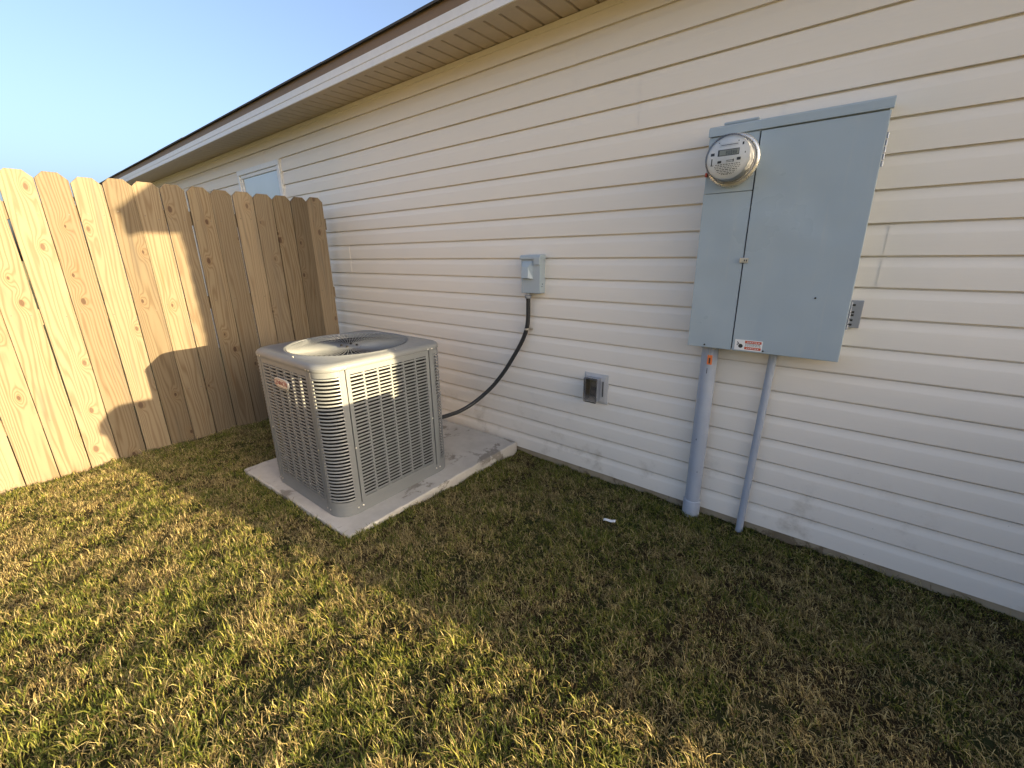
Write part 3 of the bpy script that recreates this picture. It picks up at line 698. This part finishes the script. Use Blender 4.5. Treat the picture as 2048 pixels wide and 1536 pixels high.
# ------------------------------------------------------------------ lawn
def lawn():
    # camera ground footprint with a margin
    def visible(x, y, m):
        d = np.stack([x-CAM.x, y-CAM.y, -CAM.z*np.ones_like(x)], -1)
        zc = d@np.array(f); xc = d@np.array(r2)/zc; yc = d@np.array(u2)/zc
        return (zc > .05) & (abs(xc) < 1.194+m) & (yc > -.896-m) & (yc < .9)
    def inpad(x, y, g=0.0):
        px, py = x-F_.x, y-F_.y; det = ex.x*ey.y-ex.y*ey.x
        a = (px*ey.y-py*ey.x)/det; b = (ex.x*py-ex.y*px)/det
        return (a > -g) & (a < 1+g) & (b > -g) & (b < 1.05)
    NT_ = 70000
    x = rng.uniform(-.3, 5.2, NT_*2); y = rng.uniform(-3.3, -.006, NT_*2)
    keep = visible(x, y, .10) & (x > -SK*y+.004) & ~inpad(x, y, .002)
    x, y = x[keep], y[keep]
    lump = vnoise(x,y,7,21)*.6+vnoise(x,y,19,22)*.4
    keep = rng.random(len(x)) < .45+.75*lump; x, y, lump = x[keep], y[keep], lump[keep]
    n = len(x)
    wall = np.exp(-(-y)/.09); pdist = np.where(inpad(x,y,.05), .8, 0); fd = np.exp(-(x+SK*y)/.06)*.7
    lush = np.clip(wall+pdist+fd, 0, 1)
    # greener towards the open lawn, straw-coloured in drifts
    gl = .22*vnoise(x,y,1.3,31)+.33*vnoise(x,y,5.5,32)+.45*vnoise(x,y,17,33)
    open_ = np.clip((-y-.9)/1.2, 0, 1)*np.clip((x-.4)/1.5, 0, 1)
    green = np.clip((gl-.5)*2.0+.36+.22*open_+.60*lush, .04, .95)
    hgt = (.0075+.0165*lump)*(1+.30*open_)*(1-.35*wall)
    B = 8
    tx_ = np.repeat(x, B); ty_ = np.repeat(y, B); N = len(tx_)
    g_ = np.repeat(green, B); hg_ = np.repeat(hgt*np.where(rng.random(n) < .2, 1.5, .9), B)*rng.uniform(.45, 1.35, N)
    spread = rng.normal(0, .0060, (N,2)); bx_ = tx_+spread[:,0]; by_ = np.minimum(ty_+spread[:,1], -.008)
    isgreen = rng.random(N) < g_
    az = np.where(rng.random(N) < .60, np.pi+rng.normal(0,.95,N), rng.uniform(0, 2*np.pi, N)); lean = np.abs(rng.normal(.55, .34, N)); lean = np.where(rng.random(N) < .12, rng.uniform(1.1,1.5,N), lean)
    L = hg_*np.where(isgreen, 1.05, 1.0)/np.maximum(.55, np.cos(np.minimum(lean,1.0))); W2 = rng.uniform(.0008, .0018, N)*np.where(isgreen, 1.15, .85)
    # loose straw lying on the lawn
    ns = 26000; sx_ = rng.uniform(-.2,5,ns); sy_ = rng.uniform(-3.2,-.01,ns); k = visible(sx_,sy_,.05) & (sx_ > -SK*sy_) & ~inpad(sx_,sy_); sx_, sy_ = sx_[k], sy_[k]; ns = len(sx_)
    bx_ = np.concatenate([bx_,sx_]); by_ = np.concatenate([by_,sy_]); az = np.concatenate([az,rng.uniform(0,2*np.pi,ns)])
    lean = np.concatenate([lean, rng.normal(1.45,.14,ns)]); L = np.concatenate([L, rng.uniform(.02,.055,ns)*np.where(rng.random(ns) < .03, 2.6, 1)]); W2 = np.concatenate([W2, rng.uniform(.0006,.0011,ns)])
    isgreen = np.concatenate([isgreen, np.zeros(ns,bool)]); up0 = np.concatenate([np.zeros(N), rng.uniform(.006,.020,ns)])
    N = len(bx_)
    bz_ = gz(bx_,by_)-.003+up0
    ca, sa = np.cos(az), np.sin(az); px, py = -sa, ca
    tw = rng.uniform(-.6,.6,N); wx = px*np.cos(tw)-ca*0*np.sin(tw); wy = py*np.cos(tw); wz = np.sin(tw)*.5
    l1 = lean*.55; l2 = np.minimum(lean*1.35, 1.75)
    h1 = L*.5
    mx = bx_+ca*np.sin(l1)*h1; my_ = by_+sa*np.sin(l1)*h1; mz = bz_+np.cos(l1)*h1
    qx = mx+ca*np.sin(l2)*h1; qy = my_+sa*np.sin(l2)*h1; qz = mz+np.cos(l2)*h1
    qy = np.minimum(qy, -.006)
    V = np.empty((N,5,3), np.float32)
    for i_,(cx,cy,cz,s_) in enumerate(((bx_,by_,bz_,-.8),(bx_,by_,bz_,.8),(mx,my_,mz,1),(mx,my_,mz,-1))):
        V[:,i_,0] = cx+wx*W2*s_; V[:,i_,1] = cy+wy*W2*s_; V[:,i_,2] = cz+wz*W2*s_
    V[:,4,0] = qx; V[:,4,1] = qy; V[:,4,2] = qz
    base = np.arange(N)*5
    loops = np.empty((N,7), np.int32)
    for j,o_ in enumerate((0,1,2,3,3,2,4)): loops[:,j] = base+o_
    me = bpy.data.meshes.new('lawn_grass'); me.vertices.add(N*5); me.vertices.foreach_set('co', V.reshape(-1))
    me.loops.add(N*7); me.loops.foreach_set('vertex_index', loops.reshape(-1))
    me.polygons.add(N*2); st = np.empty((N,2), np.int32); st[:,0] = np.arange(N)*7; st[:,1] = st[:,0]+4
    me.polygons.foreach_set('loop_start', st.reshape(-1))
    me.update(calc_edges=True); me.validate()
    # colours: green blades, olive, straw and brown
    G = np.array([[.100,.128,.017],[.170,.190,.032],[.046,.070,.013],[.255,.250,.050]]); T = np.array([[.46,.37,.14],[.24,.175,.07],[.54,.45,.21],[.085,.055,.026],[.15,.112,.042]])
    col = np.where(isgreen[:,None], G[rng.integers(0,4,N)], T[rng.integers(0,5,N)])*rng.uniform(.75,1.2,(N,1))
    ca_ = np.ones((N,5,4), np.float32); ca_[:,:,:3] = col[:,None,:]
    tipmix = (~isgreen)|(rng.random(N) < .25)
    ca_[:,4,:3] = np.where(tipmix[:,None], ca_[:,4,:3]*.5+np.array([.66,.55,.30])*.5, ca_[:,4,:3])
    at = me.color_attributes.new('tint', 'FLOAT_COLOR', 'POINT'); at.data.foreach_set('color', ca_.reshape(-1))
    me.materials.append(MT['grass'])
    o = bpy.data.objects.new('lawn_grass', me); C.objects.link(o); o['kind'] = 'stuff'
    tag(o, 'short half-dormant lawn grass, green and straw coloured', 'grass'); print('blades', N)
lawn()
for o in bpy.data.objects:
    if '_o' in o: del o['_o']
